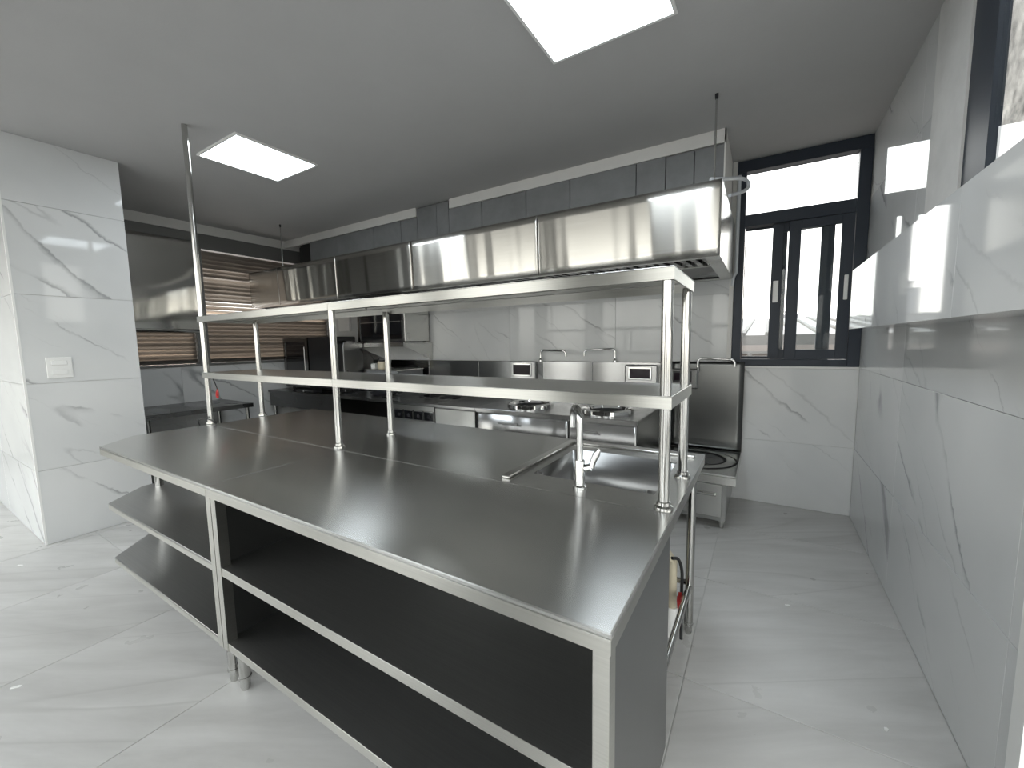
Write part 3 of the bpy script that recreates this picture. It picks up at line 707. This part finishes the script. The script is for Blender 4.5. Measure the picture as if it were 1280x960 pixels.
# wok range
wk = thing('wok_range', 'double stainless wok range with two iron rings under the hood', 'stove', (-1.235, YS1, 0), 'cooking line')
x0, x1 = -1.945, -0.528
bxo('body', 'range', wk, x0+0.004, x1-0.004, YS0+0.02, YS1, 0.12, 0.768)
holes = ((-1.535, 2.47), (-0.835, 2.47)); R = 0.185
mb = MB()
mb.box(x0, x1, YS0, YS1-0.03, 0.770, 0.800, bev=0.004); mb.build('cooktop', 'range', wk)
for cx, cy in holes:
    r = MB().lathe([(R+0.02, 0.801), (R+0.018, 0.832), (R-0.004, 0.840), (R-0.022, 0.832), (R-0.03, 0.815), (R-0.035, 0.8012)], (cx, cy), 40).build('wok_ring', 'chrome', wk)
    MB().lathe([(R-0.032, 0.812), (R*0.6, 0.8055), (0.0, 0.8035)], (cx, cy), 40).build('burner_pit', 'void', r)
for a, b, hxa, hxb in ((x0+0.006, -1.062, -1.682, -1.50), (-1.054, x1-0.010, -0.925, -0.813)):
    dmb = MB().grid_panel((a, YS0+0.013, 0.14), (b-a, 0, 0), (0, 0, 0.62), 30, 4, lambda u, v, wd=b-a: Vector((0, 0.0018*math.sin(u*wd*14+a*3)+0.001*math.sin(u*wd*31), 0)))
    d = dmb.build('door', 'range', wk); md = d.modifiers.new('thick', 'SOLIDIFY'); md.thickness = 0.006; md.offset = 0
    zh = 0.691
    MB().tube([(hxa, YS0-0.022, zh), (hxb, YS0-0.022, zh)], 0.0085, 10).build('handle', 'chrome', d)
    mb = MB(); mb.tube([(hxa+0.015, YS0-0.022, zh), (hxa+0.015, YS0+0.008, zh)], 0.006, 8); mb.tube([(hxb-0.015, YS0-0.022, zh), (hxb-0.015, YS0+0.008, zh)], 0.006, 8)
    mb.build('handle_stud', 'chrome', d)
for x in (x0+0.08, -1.235, x1-0.08): foot(wk, x, YS0+0.09, 0.02, 0.119, 'steel')
bps = [(-2.172, -1.785), (-1.783, -1.235), (-1.233, -0.555)]
for a, b in bps[1:]:
    bxo('backsplash', 'range', wk, a, b, YS1-0.028, YS1, 0.801, 1.163, bev=0.003)
def swivel(parent, x, z, dx, dz, y=3.205):
    b = MB().lathe([(0.018, z), (0.018, z+0.02), (0.011, z+0.03), (0.011, z+0.05)], (x, y), 14).build('spout_base', 'chrome', parent)
    sg = 1 if dx > 0 else -1
    p = [(x, y, z+0.03), (x, y, z+dz-0.035)] + arc((x+sg*0.035, y-0.0, z+dz-0.035), 0.035, PI, PI/2, (sg, 0, 0), (0, 0, 1), 6)
    p += [(x+dx-sg*0.035, y-0.10, z+dz-0.006)] + arc((x+dx-sg*0.035, y-0.10, z+dz-0.041), 0.035, PI/2, 0, (sg, 0, 0), (0, 0, 1), 6) + [(x+dx, y-0.10, z+dz-0.065)]
    MB().tube(p, 0.0095, 12).build('spout', 'chrome', b)
swivel(wk, -1.815, 1.1635, 0.335, 0.118, 3.208)
swivel(wk, -1.010, 1.1635, -0.275, 0.125, 3.208)
def ctrl(parent, xa, xb, za, zb, yf, mt='chrome'):
    b = bxo('control_box', 'range', parent, xa-0.035, xb+0.05, yf, yf+0.06, za-0.06, zb+0.018, bev=0.01)
    bxo('bezel', mt, b, xa, xb, yf-0.010, yf-0.0005, za, zb, bev=0.004)
    bxo('display', 'display', b, xa+0.014, xb-0.014, yf-0.014, yf-0.0105, za+0.014, zb-0.016)
ctrl(wk, -2.168+0.045, -1.918+0.03, 1.005, 1.145, 3.135)
ctrl(wk, -0.862, -0.650, 1.005, 1.125, 3.135)
# left part of the cooking line
fl = thing('filler_cabinet', 'plain stainless cabinet between the wok range and the four-switch cooker', 'cabinet', (-2.19, YS1, 0), 'cooking line')
bxo('body', 'darksteel', fl, -2.425, -1.949, YS0+0.02, YS1, 0.12, 0.768)
bxo('counter', 'range', fl, -2.428, -1.947, YS0, YS1-0.03, 0.770, 0.800, bev=0.004)
bxo('door', 'steel', fl, -2.420, -1.955, YS0+0.010, YS0+0.019, 0.14, 0.760, bev=0.002)
bxo('backsplash', 'range', fl, -2.62, -2.19, YS1-0.028, YS1, 0.801, 1.163, bev=0.003)
for x in (-2.36, -2.01): foot(fl, x, YS0+0.09, 0.02, 0.119, 'steel')
ck = thing('four_switch_cooker', 'stainless cooker with a row of four black square switches', 'stove', (-2.72, YS1, 0), 'cooking line')
bxo('body', 'darksteel', ck, -3.005, -2.432, YS0+0.03, YS1, 0.12, 0.768)
bxo('cooktop', 'range', ck, -3.008, -2.430, YS0+0.005, YS1-0.03, 0.770, 0.800, bev=0.004)
bxo('control_panel', 'steel', ck, -3.005, -2.432, YS0+0.012, YS0+0.029, 0.50, 0.769, bev=0.002)
for i in range(4):
    xa = -2.968+i*0.134
    b = bxo('switch_frame', 'chrome', ck, xa, xa+0.124, YS0+0.004, YS0+0.0115, 0.622, 0.722, bev=0.003)
    bxo('switch_plate', 'blackglass', b, xa+0.010, xa+0.114, YS0-0.001, YS0+0.0035, 0.632, 0.712)
    MB().tube([(xa+0.075, YS0-0.012, 0.672), (xa+0.075, YS0-0.0015, 0.672)], 0.016, 12).build('knob', 'iron', b)
bxo('front_panel', 'darksteel', ck, -3.005, -2.432, YS0+0.018, YS0+0.029, 0.14, 0.499)
for k2 in range(2):
    cx = -2.87+0.29*k2
    MB().lathe([(0.11, 0.801), (0.11, 0.806), (0.0, 0.807)], (cx, 2.62), 28).build('hotplate', 'blackglass', ck)
bxo('backsplash', 'range', ck, -3.40, -2.623, YS1-0.028, YS1, 0.801, 1.163, bev=0.003)
for x in (-2.94, -2.50): foot(ck, x, YS0+0.10, 0.02, 0.119, 'steel')
# dark open counter in the corner
dc = thing('corner_counter', 'dark steel counter with an open front in the far left corner', 'counter', (-4.17, YS1, 0), 'cooking line')
bxo('counter', 'darksteel', dc, XL+0.03, -3.012, YS0+0.01, YS1-0.03, 0.772, 0.800, bev=0.003)
bxo('apron', 'darksteel', dc, XL+0.05, -3.95, YS0+0.02, YS0+0.035, 0.60, 0.771)
bxo('back', 'void', dc, XL+0.03, -3.012, YS1-0.05, YS1-0.031, 0.12, 0.771)
bxo('side', 'darksteel', dc, -3.035, -3.012, YS0+0.036, YS1-0.051, 0.12, 0.771)
bxo('shelf', 'darksteel', dc, XL+0.06, -3.036, YS0+0.04, YS1-0.052, 0.16, 0.18)
for x in (XL+0.08, -4.2, -3.06): foot(dc, x, YS0+0.06, 0.02, 0.771 if x < -4 else 0.119, 'steel')
bxo('backsplash', 'darksteel', dc, -4.45, -3.402, YS1-0.028, YS1, 0.801, 1.163, bev=0.003)
# oven on it
ovn = thing('countertop_oven', 'black glass-door oven on the dark corner counter', 'oven', (-4.7, 2.7, 0.8))
ox0, ox1, oy0, oy1, oz0, oz1 = -5.20, -4.195, 2.38, 2.73, 0.835, 1.475
bxo('body', 'black', ovn, ox0, ox1, oy0+0.02, oy1, oz0, oz1, bev=0.008)
dd = MB(); dx0, dx1 = ox0+0.005, -4.66
for a in ((dx0, dx0+0.04, oz0+0.01, oz1-0.005), (dx1-0.05, dx1, oz0+0.01, oz1-0.005), (dx0+0.041, dx1-0.051, oz0+0.01, oz0+0.06), (dx0+0.041, dx1-0.051, oz1-0.05, oz1-0.005)):
    dd.box(a[0], a[1], oy0-0.012, oy0+0.019, a[2], a[3])
do = dd.build('door', 'darksteel', ovn)
bxo('door_glass', 'blackglass', do, dx0+0.041, dx1-0.051, oy0-0.004, oy0+0.006, oz0+0.061, oz1-0.051)
MB().tube([(dx1-0.022, oy0-0.04, oz0+0.12), (dx1-0.022, oy0-0.04, oz1-0.12)], 0.010, 10).build('handle', 'darksteel', do)
bxo('control_panel', 'black', ovn, dx1+0.012, ox1-0.004, oy0-0.004, oy0+0.019, oz0+0.01, oz1-0.004, bev=0.003)
for i in range(2): bxo('rack', 'steel', do, dx0+0.06, dx1-0.07, oy0-0.0055, oy0-0.0045, oz0+0.20+0.18*i, oz0+0.206+0.18*i)
for x in (ox0+0.05, ox1-0.05): MB().lathe([(0, 0.8005), (0.02, 0.8005), (0.02, 0.8345), (0, 0.8345)], (x, oy0+0.08), 12).build('foot', 'rubber', ovn)
for x in (ox0+0.05, ox1-0.05): MB().lathe([(0, 0.8005), (0.02, 0.8005), (0.02, 0.8345), (0, 0.8345)], (x, oy1-0.08), 12).build('foot', 'rubber', ovn)
# grey round-shouldered machine beside it
mc = thing('grey_appliance', 'grey round-shouldered appliance right of the black oven', 'appliance', (-4.13, 2.6, 0.8))
MB().prism([(2.45, 0.81), (2.735, 0.81), (2.735, 1.38), (2.72, 1.40), (2.52, 1.425), (2.47, 1.41), (2.45, 1.37)], -4.185, -4.07, axis='x', bev=0.004).build('housing', 'darksteel', mc)
bxo('base', 'rubber', mc, -4.18, -4.075, 2.47, 2.72, 0.8005, 0.8095)
bx_ = thing('steam_box', 'speckled grey low box on the counter beside the round-shouldered appliance', 'appliance', (-4.0, 2.9, 0.8))
bxo('body', 'board', bx_, -4.02, -3.46, 2.72, 3.15, 0.803, 1.055, bev=0.006)
bxo('lid', 'steel', bx_, -4.025, -3.455, 2.715, 3.155, 1.0555, 1.068, bev=0.003)
bxo('foot_strip', 'rubber', bx_, -3.98, -3.50, 2.75, 3.12, 0.8005, 0.8028)
jr = thing('storage_jar', 'beige jar with a black lid on the speckled box', 'jar', (-3.78, 2.80, 1.068))
MB().lathe([(0, 1.0685), (0.052, 1.0685), (0.06, 1.08), (0.06, 1.15), (0.052, 1.162), (0, 1.162)], (-3.80, 2.80), 20).build('body', 'cream', jr)
MB().lathe([(0, 1.1625), (0.054, 1.1625), (0.05, 1.178), (0, 1.18)], (-3.80, 2.80), 20).build('lid', 'black', jr)
sd = thing('soap_dispenser', 'small white box with a black nozzle beside the beige jar', 'dispenser', (-4.0, 2.8, 1.068))
bxo('body', 'white', sd, -3.985, -3.915, 2.77, 2.83, 1.0685, 1.135, bev=0.006)
MB().tube(smooth([(-3.95, 2.80, 1.1355), (-3.94, 2.80, 1.15), (-3.905, 2.80, 1.155), (-3.875, 2.80, 1.17), (-3.86, 2.80, 1.20)]), [0.010]*20+[0.008], 8).build('nozzle', 'black', sd)
pan = thing('frying_pan', 'flat black pan on the counter behind the lower overshelf', 'pan', (-3.55, 2.48, 0.8))
MB().lathe([(0, 0.8005), (0.12, 0.8005), (0.15, 0.835), (0.147, 0.836), (0.118, 0.805), (0, 0.805)], (-3.45, 2.50), 28).build('body', 'iron', pan)
MB().tube([(-3.45+0.145, 2.47, 0.832), (-3.20, 2.42, 0.85)], 0.010, 8).build('handle', 'black', pan)
br = thing('gas_burner', 'black low burner with a bright knob on the corner counter', 'burner', (-4.55, 2.3, 0.8))
bxo('body', 'black', br, -4.78, -4.42, 2.25, 2.38, 0.8005, 0.833, bev=0.004)
MB().tube([(-4.58, 2.235, 0.818), (-4.58, 2.2495, 0.818)], 0.014, 12).build('knob', 'chrome', br)

# wall shelf with salamander grill
ws = thing('wall_shelf', 'steel wall shelf on two triangular brackets above the cooking line', 'shelf', (-3.8, YW, 1.39))
bxo('plate', 'steel', ws, -4.25, -3.365, 2.745, YW-0.012, 1.372, 1.388, bev=0.002)
bxo('lip', 'steel', ws, -4.25, -3.365, 2.742, 2.7445, 1.340, 1.388)
for x in (-4.20, -3.37):
    MB().prism([(2.765, 1.371), (YW-0.013, 1.371), (YW-0.013, 1.165), (YW-0.03, 1.165), (2.765, 1.345)], x, x+0.004, axis='x').build('bracket', 'steel', ws)
sl = thing('salamander_grill', 'black glass-front salamander grill on the wall shelf', 'grill', (-3.8, 3.0, 1.39))
gx0, gx1, gy0, gy1, gz0, gz1 = -4.19, -3.385, 2.78, 3.20, 1.40, 1.805
bxo('body', 'steel', sl, gx0, gx1, gy0+0.01, gy1, gz0, gz1, bev=0.004)
mb = MB()
for a in ((gx0, gx0+0.035, gz0, gz1), (gx1-0.03, gx1, gz0, gz1), (gx0+0.036, gx1-0.031, gz0, gz0+0.03), (gx0+0.036, gx1-0.031, gz1-0.03, gz1)): mb.box(a[0], a[1], gy0-0.012, gy0+0.009, a[2], a[3])
f_ = mb.build('front_frame', 'darksteel', sl)
bxo('glass', 'blackglass', f_, gx0+0.036, gx1-0.031, gy0-0.002, gy0+0.006, gz0+0.031, gz1-0.031)
bxo('grill_rack', 'steel', f_, gx0+0.05, gx1-0.05, gy0-0.006, gy0-0.0025, gz0+0.235, gz0+0.243)
for x in (gx0+0.04, gx1-0.04):
    for y in (gy0+0.05, gy1-0.05): MB().lathe([(0, 1.3885), (0.016, 1.3885), (0.016, 1.3995), (0, 1.3995)], (x, y), 10).build('foot', 'rubber', sl)
tag(bxo('wall_box', 'white', None, -5.17, -4.93, YW-0.05, YW-0.0095, 1.575, 1.80, bev=0.004), 'pale grey box on the back wall right of the louvres above the oven', 'electrical box')

# table along the left wall
lt = thing('side_table', 'dark steel side table against the left louvred wall', 'work table', (-4.98, 1.2, 0))
bxo('table_top', 'darksteel', lt, XL+0.012, -4.60, 0.70, 1.66, 0.738, 0.75, bev=0.0015)
mb = MB().box(-4.622, -4.6005, 0.70, 1.66, 0.705, 0.7375); mb.box(XL+0.012, -4.623, 1.638, 1.6595, 0.705, 0.7375); mb.build('lip', 'darksteel', lt)
for x in (XL+0.06, -4.64):
    for y in (0.75, 1.61): foot(lt, x, y, 0.019, 0.704)
bxo('shelf', 'darksteel', lt, XL+0.04, -4.63, 0.73, 1.63, 0.20, 0.212)

# low soup stove at the window end
ls = thing('soup_stove', 'low stainless stock-pot stove with a tall backsplash beside the aisle', 'stove', (-0.25, YW, 0), 'cooking line')
lx0, lx1, ly0, ly1 = -0.520, 0.074, 2.49, 3.225
bxo('body', 'range', ls, lx0+0.04, lx1-0.058, ly0+0.025, ly1, 0.065, 0.343)
bxo('cooktop', 'steel', ls, lx0, lx1, ly0, ly1-0.03, 0.398, 0.412, bev=0.003)
mb = MB().box(lx0, lx1, ly0, ly0+0.012, 0.344, 0.3975); mb.box(lx1-0.012, lx1, ly0+0.0125, ly1-0.03, 0.344, 0.3975); mb.box(lx0, lx0+0.012, ly0+0.0125, ly1-0.03, 0.344, 0.3975)
mb.build('apron', 'steel', ls)
dr = bxo('drawer', 'steel', ls, lx0+0.06, lx1-0.085, ly0+0.012, ly0+0.0245, 0.095, 0.335, bev=0.003)
MB().tube([(-0.21, ly0-0.012, 0.258), (-0.045, ly0-0.012, 0.258)], 0.006, 10).build('handle', 'chrome', dr)
mb = MB(); mb.tube([(-0.20, ly0-0.012, 0.258), (-0.20, ly0+0.0115, 0.258)], 0.005, 8); mb.tube([(-0.055, ly0-0.012, 0.258), (-0.055, ly0+0.0115, 0.258)], 0.005, 8); mb.build('handle_stud', 'chrome', dr)
cx, cy = -0.225, 2.86
MB().lathe([(0.275, 0.4125), (0.275, 0.417), (0.215, 0.420), (0.205, 0.4125)], (cx, cy), 48).build('pot_ring', 'steel', ls)
MB().lathe([(0.290, 0.4126), (0.290, 0.4135), (0.277, 0.4135)], (cx, cy), 48).build('ring_groove', 'void', ls)
MB().lathe([(0.214, 0.4202), (0.212, 0.4215), (0.198, 0.4215), (0.19, 0.4135)], (cx, cy), 48).build('ring_edge', 'void', ls)
MB().lathe([(0.20, 0.4145), (0.12, 0.4135), (0.0, 0.4135)], (cx, cy), 32).build('burner_pit', 'darksteel', ls)
mb = MB().grid_panel((lx0+0.03, ly1-0.02, 0.413), (lx1-lx0-0.03, 0, 0), (0, 0, 0.762), 12, 24, lambda u, v: Vector((0, -0.012*math.exp(-((v-0.10)/0.05)**2)-0.004*math.exp(-((v-0.2)/0.04)**2)+0.002*math.sin(5*v+2*u), 0)))
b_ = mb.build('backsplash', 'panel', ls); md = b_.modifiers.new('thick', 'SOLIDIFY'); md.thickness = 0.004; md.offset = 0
for x in (lx0+0.08, lx1-0.085):
    for y in (ly0+0.07, ly1-0.10): foot(ls, x, y, 0.020, 0.064, 'steel')
swivel(ls, -0.275, 1.09, 0.285, 0.115, 3.175)
ctrl(ls, -0.470, -0.318, 1.0, 1.095, 3.14, 'black')

# ================================================================== SMALL THINGS
sw = thing('light_switch', 'white double rocker switch plate on the tiled partition', 'switch', (XC, 0.127, 1.24))
bxo('plate', 'white', sw, XC+0.0008, XC+0.009, 0.062, 0.190, 1.168, 1.315, bev=0.003)
for z in (1.185, 1.252):
    bxo('rocker', 'white', sw, XC+0.0095, XC+0.015, 0.085, 0.165, z+0.006, z+0.042, bev=0.003)
    bxo('surround', 'white', sw, XC+0.0092, XC+0.0105, 0.070, 0.180, z-0.003, z+0.052)
def chip(px, py, yaw, label, s=0.022):
    mb = MB().prism([(-s, -0.004), (s*0.4, -0.006), (s, 0.0), (s*0.3, 0.006), (-s, 0.003)], 0.0006, 0.004)
    o = mb.build('debris_chip', 'white'); o.location = (px, py, 0); o.rotation_euler = (0, 0, yaw); tag(o, label, 'debris', 'white chips on the floor')
chip(-3.78, -0.20, 0.4, 'small white chip on the floor in front of the partition corner')
chip(-2.33, -0.42, 0.9, 'small white chip on the floor at the lower left of the room', 0.018)
chip(0.36, 1.75, 0.2, 'tiny white chip on the aisle floor near the window', 0.012)
chip(0.62, 1.12, 1.2, 'tiny white speck on the aisle floor by the right wall', 0.008)
